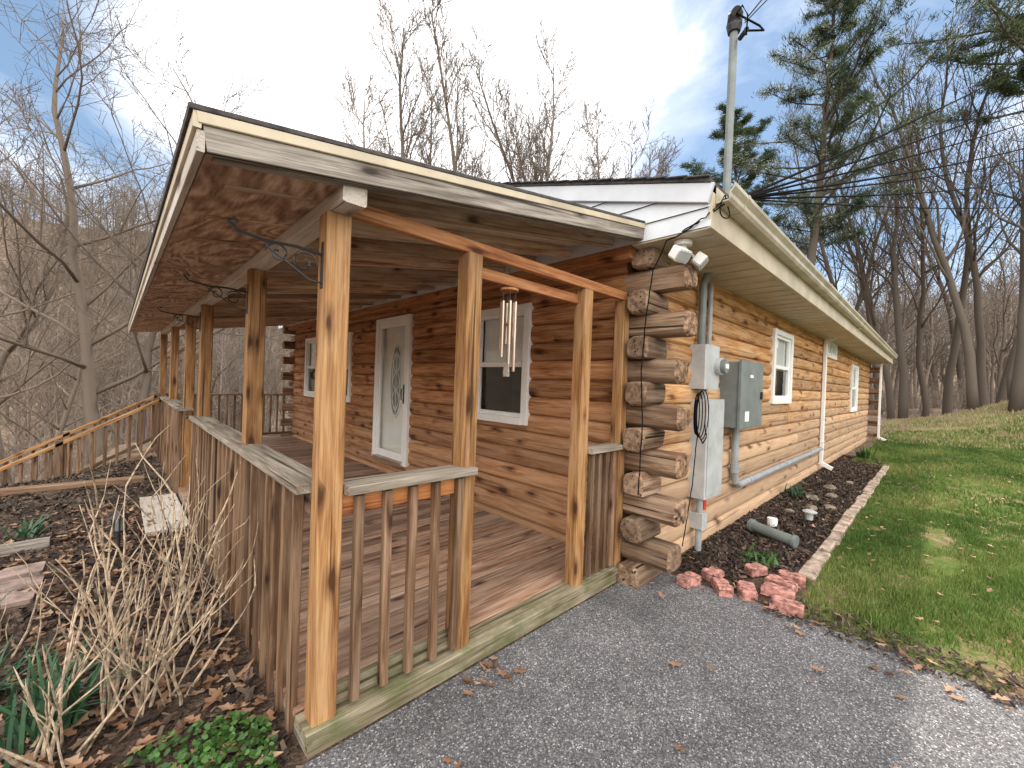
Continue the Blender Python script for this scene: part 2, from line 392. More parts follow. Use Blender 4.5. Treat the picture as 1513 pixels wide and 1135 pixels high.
# main roof
EZ=2.70; SL=.30; RY=5.8; EY=1.02; EY2=10.6; RX0=2.68; RX1=17.9
def rz(y): return EZ+SL*(min(y,2*RY-y)-EY)
mb=MB()
for (ya,yb) in ((EY,RY),(EY2,RY)):
    za,zb=rz(ya),rz(yb)
    mb.poly([(RX0-.04,ya,za+.09),(RX1,ya,za+.09),(RX1,yb,zb+.09),(RX0-.04,yb,zb+.09)],'shingle')
    mb.poly([(RX0-.04,ya,za+.065),(RX0-.04,yb,zb+.065),(RX0-.04,yb,zb+.09),(RX0-.04,ya,za+.09)],'shingle')
    mb.poly([(RX0-.04,ya,za+.065),(RX1,ya,za+.065),(RX1,ya,za+.09),(RX0-.04,ya,za+.09)],'shingle')
    mb.poly([(RX0-.04,ya,za+.065),(RX1,ya,za+.065),(RX1,yb,zb+.065),(RX0-.04,yb,zb+.065)],'shingle')
y=EY
while y<RY:
    mb.beam((RX0-.045-random.random()*.006,y,rz(y)+.098),(RX0-.045,y+.15,rz(y+.15)+.090),.03,.008,'shingle'); y+=.14
mb.make('shingle_roof',cab)
mb=MB()
z=2.50
while z<rz(RY):
    z1=z+.125
    def yl(zz): return max(EY+.0,EY+(zz-EZ)/SL)
    a0,a1=yl(z),yl(z1)
    if a1<RY:
        mb.poly([(RX0-.008,a0,z),(RX0+.004,a1,z1),(RX0+.004,2*RY-a1,z1),(RX0-.008,2*RY-a0,z)],'gable',.5)
    z=z1
mb.make('gable_siding',cab)
mb=MB()
for sgn in (0,1):
    ya,yb=(EY,RY) if sgn==0 else (EY2,RY)
    mb.beam((RX0-.02,ya,rz(ya)),(RX0-.02,yb,rz(yb)),.022,.12,'gable',(0,0,1),.003)
mb.box((RX0,EY+.01,2.488),(RX1,SY+.02,2.500),'soffit',0,.001)
for i in range(60):
    x=RX0+.12+i*.25
    if x<RX1: mb.box((x,EY+.03,2.483),(x+.008,SY,2.4875),'soffit',1,.001)
mb.box((RX0-.004,EY,2.49),(RX1,EY+.02,2.72),'soffit',0,.003)
mb.make('soffit_and_fascia',cab)
mb=MB()
pf=[(0,0),(.075,0),(.09,.02),(.09,.05),(.115,.08),(.115,.105),(.107,.105),(.107,.085),(.082,.055),(.08,.01),(.004,.008),(.004,.105),(0,.105)]
mb.prism((RX0+.05,EY-.002,2.655),(RX1+.02,EY-.002,2.655),pf,'cream')
for x in np.arange(RX0+.3,RX1,3.05): mb.prism((x,EY-.004,2.651),(x+.03,EY-.004,2.651),[(a*1.04,b*1.03) for a,b in pf],'cream')
mb.make('rain_gutter',cab)
def downspout(x,yw,z0,z1):
    mb=MB(); mb.box((x-.035,yw-.055,z0+.1),(x+.035,yw-.0,z1-.14),'white',2,.006)
    mb.beam((x,yw-.03,z1-.15),(x,EY-.04,z1+.08),.07,.05,'white',(1,0,0))
    mb.beam((x,yw-.03,z0+.11),(x,yw-.2,z0+.03),.07,.05,'white',(1,0,0))
    for z in (z0+.5,z1-.4): mb.box((x-.05,yw-.06,z),(x+.05,yw-.0,z+.025),'white',0,.002)
    mb.make('downspout',cab)
downspout(9.55,SY-.045,.05,2.6); downspout(17.2,SY-.28,.05,2.6)
def W(kind,a,d,z):
    return (FX-.042-d,a,z) if kind=='F' else (a,SY-.042-d,z)
def wbox(mb,kind,a0,a1,d0,d1,z0,z1,mat,c=.003):
    p=W(kind,a0,d0,z0);q=W(kind,a1,d1,z1)
    lo=[min(p[i],q[i]) for i in range(3)];hi=[max(p[i],q[i]) for i in range(3)]
    mb.box(lo,hi,mat,None,c)
def window(kind,a0,a1,z0,z1,mull=1,blind=.5,hung=True):
    mb=MB(); t=.055
    wbox(mb,kind,a0-.02,a0+t,-.05,.022,z0-.02,z1+.02,'white'); wbox(mb,kind,a1-t,a1+.02,-.05,.022,z0-.02,z1+.02,'white')
    wbox(mb,kind,a0+t,a1-t,-.05,.020,z1-t+.01,z1+.02,'white'); wbox(mb,kind,a0+t,a1-t,-.05,.030,z0-.025,z0+t-.01,'white')
    units=[(a0+t+(a1-a0-2*t)*i/mull,a0+t+(a1-a0-2*t)*(i+1)/mull) for i in range(mull)]
    for (u0,u1) in units:
        s=.035; zm=(z0+z1)/2
        if mull>1 and u1<a1-t-.01: wbox(mb,kind,u1-.03,u1+.03,-.05,.018,z0+t-.01,z1-t+.01,'white')
        wbox(mb,kind,u0,u0+s,-.045,-.006,z0+t-.01,z1-t+.01,'white'); wbox(mb,kind,u1-s,u1,-.045,-.006,z0+t-.01,z1-t+.01,'white')
        wbox(mb,kind,u0+s,u1-s,-.045,-.008,z0+t-.01,z0+t+.03,'white'); wbox(mb,kind,u0+s,u1-s,-.045,-.008,z1-t-.03,z1-t+.01,'white')
        if hung: wbox(mb,kind,u0+s,u1-s,-.045,-.002,zm-.025,zm+.025,'white')
        mb.poly([W(kind,u0+s,-.03,z0+t),W(kind,u1-s,-.03,z0+t),W(kind,u1-s,-.03,z1-t),W(kind,u0+s,-.03,z1-t)],'glass')
        zt=z1-t; zb=z1-t-(z1-z0-2*t)*blind
        z=zt
        while z>zb:
            p=[W(kind,u0+s,-.060,z),W(kind,u1-s,-.060,z),W(kind,u1-s,-.068,z-.034),W(kind,u0+s,-.068,z-.034)]
            mb.poly(p,'blind',.5); z-=.034
        if blind>0: wbox(mb,kind,u0+s,u1-s,-.08,-.055,zb-.035,zb-.005,'blind')
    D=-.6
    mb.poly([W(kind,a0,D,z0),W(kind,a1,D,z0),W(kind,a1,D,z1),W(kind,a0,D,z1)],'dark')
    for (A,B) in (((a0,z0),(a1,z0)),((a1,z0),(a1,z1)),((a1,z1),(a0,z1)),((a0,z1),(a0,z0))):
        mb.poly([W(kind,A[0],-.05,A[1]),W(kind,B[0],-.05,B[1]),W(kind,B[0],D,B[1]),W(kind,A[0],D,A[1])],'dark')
    return mb.make('window',cab)
window('F',*openF[0],blind=.46); window('F',*openF[2],mull=3,blind=.5)
window('S',*openS[0],blind=.5); window('S',*openS[1],mull=2,blind=0,hung=False); window('S',*openS[2],blind=.5)
# front door
mb=MB(); a0,a1,z0,z1=openF[1]; k='F'
wbox(mb,k,a0-.03,a0+.06,-.08,.03,z0-.02,z1+.03,'white'); wbox(mb,k,a1-.06,a1+.03,-.08,.03,z0-.02,z1+.03,'white')
wbox(mb,k,a0+.06,a1-.06,-.08,.028,z1-.05,z1+.03,'white'); wbox(mb,k,a0+.06,a1-.06,-.12,.06,z0-.03,z0+.02,'alu')
s=.06
wbox(mb,k,a0+.062,a0+.062+s,-.02,.016,z0+.025,z1-.052,'white'); wbox(mb,k,a1-.062-s,a1-.062,-.02,.016,z0+.025,z1-.052,'white')
wbox(mb,k,a0+.062+s,a1-.062-s,-.02,.014,z1-.052-s,z1-.052,'white'); wbox(mb,k,a0+.062+s,a1-.062-s,-.02,.014,z0+.025,z0+.025+.10,'white')
mb.poly([W(k,a0+.12,0,z0+.12),W(k,a1-.12,0,z0+.12),W(k,a1-.12,0,z1-.11),W(k,a0+.12,0,z1-.11)],'glass')
wbox(mb,k,a0,a1,-.12,-.07,z0,z1,'doorin')
am=(a0+a1)/2; zm=1.42
def ell(ra,rz_,d,n=40): return [W(k,am+ra*math.cos(2*math.pi*i/n),d,zm+rz_*math.sin(2*math.pi*i/n)) for i in range(n+1)]
mb.poly(ell(.17,.5,-.066)[:-1],'greybox')
mb.tube(ell(.18,.51,-.064),.016,'white',8)
mb.tube(ell(.12,.42,-.063),.005,'white',5)
for sx in (-1,1):
    for q in (-1,0,1):
        mb.tube([W(k,am+sx*(.02+.08*math.sin(t*math.pi)),-.062,zm+q*.26+.26*(t-.5)) for t in np.linspace(0,1,12)],.005,'white',5)
mb.tube([W(k,am,-.062,zm-.49),W(k,am,-.062,zm+.49)],.004,'white',5)
wbox(mb,k,a0+.2,a1-.2,-.072,-.062,z0+.22,z0+.50,'white')
mb.tube([W(k,a0+.10,.02,1.16),W(k,a0+.10,.055,1.18),W(k,a0+.10,.055,1.32),W(k,a0+.10,.02,1.34)],.008,'black',8)
wbox(mb,k,a0+.085,a0+.115,.014,.024,1.12,1.38,'black')
mb.make('front_door',cab)

# ------------------------------------------------------------------ PORCH
DX0=.55; DY0=1.62; DY1=10.0; DZ=.10
mb=MB()
y=DY0+.15
mb.box((DX0,DY0,DZ-.035),(FX-.05,DY0+.142,DZ),'mossy',0,.004)
while y<DY1:
    mb.box((DX0+.005,y,DZ-.03),(FX-.045,y+.133,DZ+random.uniform(-.0015,.0015)),'deck',0,.005); y+=.140
mb.make('deck_boards',cab)
mb=MB()
mb.box((DX0+.01,DY0+.01,-.04),(FX-.05,DY0+.048,DZ-.038),'mossy',0)
mb.box((DX0+.01,DY0+.05,-.06),(DX0+.048,DY1,DZ-.033),'grey',1)
mb.box((DX0+.01,7.0,-.9),(DX0+.048,DY1,-.065),'grey',1)
mb.box((DX0+.05,DY1-.04,-.9),(FX,DY1,DZ-.033),'grey',0)
mb.make('deck_rim',cab)
PX=.625
mb=MB()
def post(x,y,z0,z1,m='post',w=.094):
    a=random.uniform(-.004,.004); mb.beam((x,y,z0),(x+a,y-a,z1),w,w,m,(0,1,0),.006)
postsL=[1.69,2.97,4.95,6.12,7.9,9.85]
for y in postsL: post(PX,y,DZ,2.105)
RTOP=lambda x: 2.205+.167*(x-.17)
post(1.31,1.70,DZ,2.118); post(2.31,1.71,DZ,2.118); post(2.80,1.70,DZ,2.118,w=.085)
mb.make('porch_posts',cab)
mb=MB()
mb.box((PX+.05,1.665,2.12),(2.79,1.705,2.185),'header',0)
mb.box((1.36,1.715,2.02),(2.26,1.75,2.08),'header',0)
mb.box((PX-.045,1.52,2.107),(PX+.045,DY1,2.180),'paintw',1)
mb.box((PX-.03,1.53,2.182),(PX+.03,1.60,2.225),'paintw',2)
y=1.75
while y<DY1:
    mb.beam((.25,y,RTOP(.25)-.065),(2.70,y,RTOP(2.70)-.065),.04,.085,'rafter',(0,0,1)); y+=.40
mb.box((2.70,1.6,2.42),(2.83,DY1,2.60),'header',1)
mb.make('porch_framing',cab)
mb=MB()
YR=1.50
def slab(x0,x1,y0,y1,o0,o1,mat):
    mb.beam((x0,(y0+y1)/2,RTOP(x0)-(o0+o1)/2),(x1,(y0+y1)/2,RTOP(x1)-(o0+o1)/2),y1-y0,abs(o1-o0),mat,(0,0,1),.002)
slab(.16,2.72,YR,DY1+.1,-.003,.020,'ceil')
slab(.13,2.72,YR-.03,DY1+.12,-.020,-.004,'shingle')
yy=YR+.01
while yy<DY1:   # soffit plywood sheets with butt joints
    y2=min(yy+2.43,DY1+.08)
    mb.poly([(.175,yy,RTOP(.175)-.100),(PX-.047,yy,RTOP(PX-.047)-.108),(PX-.047,y2-.006,RTOP(PX-.047)-.108),(.175,y2-.006,RTOP(.175)-.100)],'ply'); yy=y2
slab(.15,2.72,YR-.028,YR-.002,-.003,.030,'soffit')
slab(.17,2.72,YR-.02,YR+.005,.032,.105,'grey')
slab(.19,2.70,YR+.008,YR+.045,.040,.11,'grey')
mb.box((.14,YR-.025,RTOP(.16)-.045),(.16,DY1+.1,RTOP(.16)+.002),'soffit',1)
mb.box((.150,YR-.02,RTOP(.16)-.108),(.170,DY1+.1,RTOP(.16)-.047),'paintw',1)
mb.make('porch_roof',cab)
mb=MB()
CZ=1.03
def railing_y(x,y0,y1,out=-1):
    mb.box((x-.075,y0,CZ-.036),(x+.075,y1,CZ),'cap',1)
    mb.box((x-.02,y0,CZ-.125),(x+.018,y1,CZ-.038),'rail',1)
    y=y0+.08
    while y<y1-.03:
        xx=x-.042
        mb.beam((xx,y+random.uniform(-.006,.006),-.02+random.uniform(-.02,.02)),(xx+random.uniform(-.003,.003),y+random.uniform(-.008,.008),CZ-.04),.036,.036,'rail',(0,1,0))
        y+=.142
railing_y(PX-.03,1.739,5.02)
railing_y(PX-.03,6.05,8.6)
def railing_x(y,x0,x1,n):
    mb.box((x0,y-.07,CZ-.036),(x1,y+.07,CZ),'cap',0)
    mb.box((x0+.0,y-.0,CZ-.13),(x1-.03,y+.035,CZ-.038),'rail2',0)
    mb.box((x0+.0,y-.0,DZ+.02),(x1-.03,y+.035,DZ+.10),'mossy',0)
    for i in range(n):
        x=x0+(x1-x0)*(i+.55)/(n+.2)
        mb.beam((x+random.uniform(-.006,.006),y-.021,DZ+.03),(x+random.uniform(-.01,.01),y-.021,CZ-.05),.036,.036,'rail',(0,1,0))
railing_x(1.672,PX+.050,1.33,5)
railing_x(1.69,2.36,2.755,4)
mb.box((PX,DY1-.09,CZ-.04),(FX,DY1-.02,CZ),'rail',0); mb.box((PX,DY1-.07,DZ+.05),(FX,DY1-.03,DZ+.1),'rail',0)
x=PX+.1
while x<FX-.1: mb.beam((x,DY1-.05,DZ+.05),(x,DY1-.05,CZ-.04),.036,.036,'rail',(0,1,0)); x+=.13
mb.make('porch_railing',cab)
mb=MB()
for i,(x0,x1,z) in enumerate(((.22,.54,.04),(-.12,.21,-.01))):
    for j in range(2):
        w=(x1-x0)/2; mb.box((x0+j*w,4.75,z-.035),(x0+(j+1)*w-.008,6.1,z),'paintw',1)
    mb.box((x0+.02,4.77,z-.16),(x0+.05,6.08,z-.037),'grey',1)
mb.make('porch_steps',cab)
mb=MB()
n=7
for i in range(n):
    x=DX0-.02-i*.27; z=DZ-.02-(i+1)*.155
    mb.box((x-.28,8.72,z-.04),(x,9.78,z),'paintw',1); mb.box((x-.02,8.74,z+.002),(x+.0,9.76,z+.11),'rail',1)
for y in (8.66,9.84):
    mb.beam((DX0,y,-.10),(DX0-2.1,y,-.10-1.2),.04,.24,'rail',(0,0,1))
    mb.beam((DX0,y,.98),(DX0-2.3,y,.98-1.32),.09,.045,'post',(0,0,1)); mb.beam((DX0,y,.24),(DX0-2.2,y,.24-1.26),.04,.06,'rail',(0,0,1))
    for q in range(16):
        x=DX0-.1-q*.135; zz=-(DX0-x)*.574
        mb.beam((x,y,zz+.2),(x,y,zz+.97),.034,.034,'rail',(0,1,0))
    for q in (.0,1.1,2.2): mb.beam((DX0-q,y,-1.3),(DX0-q,y,1.03-q*.574),.09,.09,'rail',(0,1,0))
mb.make('garden_stairs',cab)

# plant hooks
def hook(y,z):
    mb=MB(); x0=PX-.048
    mb.box((x0-.006,y-.012,z-.09),(x0,y+.012,z+.09),'black',2,.001)
    mb.tube([(x0,y,z+.04),(x0-.1,y,z+.05),(x0-.2,y,z+.045),(x0-.29,y,z+.06),(x0-.315,y,z+.085),(x0-.30,y,z+.10),(x0-.285,y,z+.085)],.006,'black',6)
    def sp(cx,cz,r,turns,ph,s=1):
        return [(cx+s*r*(1-t*.8)*math.cos(ph+t*turns*2*math.pi),y,cz+r*(1-t*.8)*math.sin(ph+t*turns*2*math.pi)) for t in np.linspace(0,1,22)]
    mb.tube(sp(x0-.07,z-.005,.05,1.3,0),.004,'black',5); mb.tube(sp(x0-.16,z+.01,.04,1.3,0,-1),.004,'black',5)
    mb.tube([(x0,y,z-.07),(x0-.05,y,z-.065),(x0-.12,y,z-.02),(x0-.2,y,z+.03)],.004,'black',5)
    mb.make('plant_hook')
hook(1.69,1.90); hook(2.97,1.92); hook(4.95,1.94)
# wind chime
mb=MB(); wx,wy=1.62,1.73
mb.tube([(wx,wy,2.12),(wx,wy,2.0)],.0025,'black',4)
mb.tube([(wx,wy,1.992),(wx,wy,2.004)],.055,'header',16)
for i in range(6):
    a=i*math.pi/3; L=.20+.04*i; px,py=wx+.042*math.cos(a),wy+.042*math.sin(a)
    mb.tube([(px,py,1.995),(px,py,1.93)],.0015,'black',4); mb.tube([(px,py,1.93),(px,py,1.93-L)],.009,'alu',8)
mb.tube([(wx,wy,2.0),(wx,wy,1.5)],.0018,'black',4); mb.tube([(wx,wy,1.80),(wx,wy,1.81)],.022,'header',10)
mb.prism((wx-.003,wy,1.57),(wx+.003,wy,1.57),[(-.018,0),(-.024,-.05),(-.024,-.07),(.024,-.07),(.024,-.05),(.018,0),(0,.012)],'paintw')
mb.make('wind_chime')
# ------------------------------------------------------------------ electrical
e=empty('electrical_service'); yw=SY-.036
mb=MB(); mb.tube([(3.72,yw-.05,1.8),(3.72,yw-.05,2.4),(3.74,1.33,2.7),(3.8,1.33,2.95),(3.83,1.33,4.62)],.033,'greybox',12)
mb.tube([(3.83,1.33,2.84),(3.83,1.33,2.93)],[.09,.045],'greylt',12)
mb.tube([(3.83,1.33,4.60),(3.83,1.33,4.66),(3.80,1.31,4.74),(3.76,1.29,4.72)],[.05,.065,.06,.04],'black',12)
mb.tube([(3.83,1.28,4.52),(3.78,1.22,4.52),(3.74,1.2,4.50)],.02,'black',8)
mb.tube([(3.95,yw-.03,1.5),(3.95,yw-.03,2.45)],.022,'pvc',10)
mb.make('service_mast',e)
def bx(mb,x0,x1,d,z0,z1,mat):
    mb.box((x0,yw-d,z0),(x1,yw+.03,z1),mat,2,.008)
mb=MB(); bx(mb,3.66,3.98,.12,1.47,1.86,'greylt'); mb.tube([(3.93,yw-.11,1.68),(3.93,yw-.16,1.68)],.078,'greylt',20)
mb.tube([(3.93,yw-.15,1.68),(3.93,yw-.20,1.68)],.062,'greybox',20); mb.box((3.90,yw-.205,1.66),(3.97,yw-.199,1.70),'white')
mb.make('electric_meter',e)
mb=MB(); bx(mb,3.72,4.12,.13,.50,1.38,'greylt'); mb.box((3.74,yw-.137,.53),(4.10,yw-.131,1.34),'greylt',2,.003)
mb.tube([(3.8,yw-.06,1.38),(3.8,yw-.06,1.47)],.03,'pvc',10)
mb.tube([(3.8,yw-.06,.0),(3.8,yw-.06,.5)],.028,'pvc',10); bx(mb,3.76,3.86,.11,.22,.36,'greylt'); mb.tube([(3.93,yw-.05,.36),(3.93,yw-.05,.46)],.02,'red',10)
mb.make('disconnect_box',e)
mb=MB(); bx(mb,4.36,5.05,.17,1.10,1.75,'greybox'); mb.box((4.345,yw-.195,1.09),(5.065,yw-.172,1.765),'greybox',0,.006)
mb.box((4.62,yw-.1975,1.60),(4.72,yw-.1955,1.63),'white'); mb.box((4.98,yw-.215,1.38),(5.01,yw-.195,1.46),'black')
mb.box((4.5,yw-.1975,1.16),(4.62,yw-.1955,1.26),'white')
mb.make('breaker_panel',e)
mb=MB()
mb.tube([(4.72,yw-.05,1.1),(4.72,yw-.05,.62),(4.76,yw-.05,.50),(4.88,yw-.05,.45),(5.1,yw-.05,.45),(9.4,yw-.05,.45)],.035,'pvc',12)
mb.tube([(4.72,yw-.05,.6),(4.72,yw-.05,.7)],.043,'pvc',12)
for x in (5.2,6.8,8.4): mb.tube([(x,yw-.05,.45),(x+.1,yw-.05,.45)],.043,'pvc',12)
mb.make('conduit_run',e)
def cable(mb,p0,p1,sag,r=.006,n=16,mat='wire'):
    p0=V(p0);p1=V(p1); mb.tube([p0.lerp(p1,t)-V((0,0,sag*4*t*(1-t))) for t in np.linspace(0,1,n)],r,mat,5)
mb=MB()
cable(mb,(3.76,1.22,4.6),(26,1.5,30),.4,.006); cable(mb,(3.76,1.22,4.58),(26,.9,29),.5,.005)
for (yy_,zz_,s_,r_) in ((-7,25.5,.8,.010),(-8,23.6,1.0,.009),(-9,22.2,1.1,.008),(-8.5,20.4,1.2,.009),(-7.5,18.8,1.0,.007),(-6,17,.9,.008),(-8,15.4,1.1,.006)):
    cable(mb,(2.95,.95,2.74),(40,yy_,zz_),s_,r_,40)
mb.tube([(3.76,1.29,4.7),(3.9,1.15,4.6),(3.85,1.1,4.5),(3.76,1.2,4.5)],.008,'wire',6)
mb.tube([(3.76,1.29,4.7),(3.62,1.2,4.62),(3.6,1.15,4.5),(3.74,1.2,4.45)],.006,'wire',6)
mb.make('power_lines')
mb=MB()
def squig(pts,r=.005):
    P=[V(p) for p in pts]; out=[]
    for i in range(len(P)-1):
        for t in np.linspace(0,1,6,endpoint=False): out.append(P[i].lerp(P[i+1],t)+V((random.uniform(-.006,.006),0,random.uniform(-.006,.006))))
    mb.tube(out+[P[-1]],r,'wire',6)
squig([(2.9,.95,2.72),(2.72,1.0,2.62),(2.66,1.12,2.52),(2.66,1.3,2.46),(2.72,1.42,2.3),(2.70,1.45,2.0),(2.68,1.46,1.6),(2.70,1.45,1.2),(2.70,1.46,.7)])
squig([(2.9,.95,2.74),(2.75,.97,2.68),(2.66,1.05,2.56),(2.66,1.2,2.5)],.004)
mb.tube([(2.76+.07*math.cos(a),.97+.01*math.sin(a*2),2.63+.07*math.sin(a)) for a in np.linspace(0,6.6,26)],.004,'wire',5)
for q in range(4):
    mb.tube([(3.12+q*.012+(.05+.02*q)*math.cos(a),1.24-.01*q,1.28+(.15+.012*q)*math.sin(a)) for a in np.linspace(0,6.28,24)],.004,'wire',5)
squig([(3.12,1.23,1.14),(3.2,1.22,1.06),(3.3,1.23,1.1),(3.28,1.24,1.2)],.005)
squig([(3.12,1.23,1.14),(3.1,1.24,.8),(3.08,1.26,.55),(3.05,1.28,.3)],.004)
mb.make('extension_cord')
mb=MB()
fx,fy,fz=2.80,1.25,2.482
mb.tube([(fx,fy,fz),(fx,fy,fz-.03)],.06,'white',20); mb.tube([(fx,fy,fz-.03),(fx,fy,fz-.07)],.025,'white',12)
for dx,dy in ((-.10,-.02),(.12,-.06)):
    c=V((fx+dx,fy+dy,fz-.11)); dirv_=V((dx*2.4,-.9,-.75)).normalized()
    mb.tube([(fx,fy,fz-.06),tuple(c)],.014,'white',8)
    mb.beam(c-dirv_*.02,c+dirv_*.045,.13,.085,'white',(0,0,1),.012); mb.beam(c+dirv_*.045,c+dirv_*.05,.11,.066,'greylt',(0,0,1))
mb.tube([(fx,fy-.03,fz-.07),(fx,fy-.04,fz-.12)],.028,'black',12)
mb.make('security_floodlight')

# ------------------------------------------------------------------ garden bits
mb=MB()
x=3.95
while x<11.5:
    L=.38; z=float(height(x,.68)); mb.box((x,.63+random.uniform(-.012,.012),z-.05),(x+L-.012,.74+random.uniform(-.012,.012),z+.035+random.uniform(-.012,.012)),'edging',0,.012); x+=L
mb.make('bed_edging')
def scallop(mb,x,y,rot,z=.0,s=1,tilt=0):
    prof=[]
    for i in range(13):
        t=i/12; prof.append((-.11*s+.22*s*t,.055*s+.022*abs(math.sin(t*math.pi*2))))
    for i in range(12,-1,-1):
        t=i/12; prof.append((-.11*s+.22*s*t,-.055*s))
    c,sn=math.cos(rot),math.sin(rot)
    P=[(a*c-b*sn,a*sn+b*c) for a,b in prof]
    rv=random.random()
    mb.prism((x,y,z),(x+tilt,y,z+.055),P,'brick',up=(0,1,0),rnd=rv)
    mb.prism((x+tilt,y,z+.055),(x+tilt,y,z+.065),P,'brick',up=(0,1,0),prof2=[(a*.92,b*.92) for a,b in P],rnd=rv)
mb=MB()
for (x,y,rt,z,s) in ((3.12,1.25,.2,0,.8),(3.21,1.05,2.5,0,.8),(3.38,1.17,.4,.0,.7),(3.30,.90,-.4,0,.85),(3.74,.97,.5,0,.7),(3.44,.75,1.5,0,.9),(3.62,.77,1.7,0,.85),(3.80,.74,1.4,0,.8),(3.27,.66,1.45,0,.85)):
    scallop(mb,x,y,rt,z,s,random.uniform(-.01,.01))
mb.make('scalloped_brick_edging')
mb=MB()
mb.tube([(4.75,1.30,.09),(4.62,.90,.07)],.05,'greybox',16)
mb.tube([(4.62,.90,.07),(4.615,.875,.069)],.062,'greybox',16)
mb.tube([(4.75,1.30,.09),(4.74,1.27,.089)],.062,'greybox',16)
mb.tube([(5.15,1.2,0),(5.15,1.2,.1)],.05,'white',14)
mb.make('drain_pipe')
def pathlight(x,y,z,h=.28,lant=False):
    mb=MB(); mb.tube([(x,y,z-.05),(x,y,z+h)],.01,'black',8)
    if lant:
        mb.tube([(x,y,z+h),(x,y,z+h+.02)],.05,'black',12); mb.tube([(x,y,z+h+.02),(x,y,z+h+.12)],.042,'greybox',12)
        for a in range(8): 
            c,s_=math.cos(a*.785)*.045,math.sin(a*.785)*.045; mb.tube([(x+c,y+s_,z+h+.01),(x+c,y+s_,z+h+.13)],.005,'black',5)
        mb.tube([(x,y,z+h+.12),(x,y,z+h+.15),(x,y,z+h+.17)],[.065,.03,.01],'black',12)
    else:
        mb.tube([(x,y,z+h-.08),(x,y,z+h)],.035,'greylt',12); mb.tube([(x,y,z+h),(x,y,z+h+.012),(x,y,z+h+.03)],[.07,.07,.03],'greylt',16)
    mb.make('path_light')
pathlight(5.6,.95,.0,.14); pathlight(.05,4.5,0,.16,True)
mb=MB()
mb.beam((-4.5,4.85,.0),(-.35,4.95,.02),.12,.10,'grey'); mb.beam((-5,7.3,.02),(.3,7.1,.02),.14,.12,'rail')
mb.beam((-5,3.75,-.02),(-.9,3.75,-.01),.1,.08,'grey')
mb.make('landscape_timber')
mb=MB()
for i in range(48):
    q=i%16; x=-.42-q*.235+random.uniform(-.02,.02); y=3.95+(i//16)*.24+random.uniform(-.02,.02)-.012*q*q*.3
    mb.box((x-.1,y-.1,-.03),(x+.1,y+.1,.025+random.uniform(-.01,.01)),'paver',2,.012)
mb.make('paver_path')
import bmesh
def rock(name,x,y,z,s,mat):
    bm=bmesh.new(); bmesh.ops.create_icosphere(bm,subdivisions=2,radius=1)
    for v in bm.verts: v.co*=random.uniform(.8,1.12); v.co.x*=s*1.2; v.co.y*=s; v.co.z*=s*.6
    me=bpy.data.meshes.new(name); bm.to_mesh(me); bm.free(); me.materials.append(M[mat])
    o=bpy.data.objects.new(name,me); o.location=(x,y,z); o.rotation_euler=(0,0,random.random()*3); sc.collection.objects.link(o)
for (x,y,s) in ((6.3,1.05,.07),(6.55,.9,.06),(6.9,1.15,.08),(7.3,1.0,.07),(7.9,1.1,.08),(5.9,1.2,.05),(8.6,.95,.06)): rock('garden_stone',x,y,.03,s,'rock')

# ------------------------------------------------------------------ scatter meshes (numpy)
def scatter_mesh(name,verts,faces,rnds,mat):
    me=bpy.data.meshes.new(name); me.from_pydata(verts.tolist(),[],faces.tolist())
    a=me.attributes.new('rnd','FLOAT','POINT'); a.data.foreach_set('value',rnds.astype(np.float32))
    me.materials.append(M[mat]); o=bpy.data.objects.new(name,me); sc.collection.objects.link(o); return o
def blades(name,xy,h,w,mat,lean=.5,bias=0):
    n=len(xy); z=height(xy[:,0],xy[:,1]); a=rng.uniform(0,2*np.pi,n)
    clumpn=1+.6*np.sin(xy[:,0]*9+np.sin(xy[:,1]*11)*2)*np.sin(xy[:,1]*13+xy[:,0]*3)
    hh=h*rng.uniform(.5,1.3,n)*clumpn
    dx,dy=np.cos(a)*w/2,np.sin(a)*w/2; la=rng.uniform(0,2*np.pi,n); ln=lean*hh*rng.uniform(.2,1,n)
    lx,ly=np.cos(la)*ln,np.sin(la)*ln
    v=np.zeros((n,5,3))
    v[:,0]=np.stack([xy[:,0]-dx,xy[:,1]-dy,z-.01],1); v[:,1]=np.stack([xy[:,0]+dx,xy[:,1]+dy,z-.01],1)
    v[:,2]=np.stack([xy[:,0]+dx*.8+lx*.35,xy[:,1]+dy*.8+ly*.35,z+hh*.6],1); v[:,3]=np.stack([xy[:,0]-dx*.8+lx*.35,xy[:,1]-dy*.8+ly*.35,z+hh*.6],1)
    v[:,4]=np.stack([xy[:,0]+lx,xy[:,1]+ly,z+hh],1)
    b=np.arange(n)*5
    me=bpy.data.meshes.new(name)
    me.from_pydata(v.reshape(-1,3).tolist(),[],[f for k in b.tolist() for f in ((k,k+1,k+2,k+3),(k+3,k+2,k+4))])
    patch=.5+.5*np.sin(xy[:,0]*1.7+np.sin(xy[:,1]*2.6)*1.4)*np.sin(xy[:,1]*2.2+1+np.cos(xy[:,0]*.9))
    rv=np.clip(patch*.6+rng.uniform(0,.5,n)-.05+bias,0,1)
    at=me.attributes.new('rnd','FLOAT','POINT'); at.data.foreach_set('value',np.repeat(rv,5).astype(np.float32))
    me.materials.append(M[mat]); o=bpy.data.objects.new(name,me); sc.collection.objects.link(o)
def dens(n,x0,x1,y0,y1,keep):
    p=np.stack([rng.uniform(x0,x1,n),rng.uniform(y0,y1,n)],1); return p[keep(p[:,0],p[:,1])]
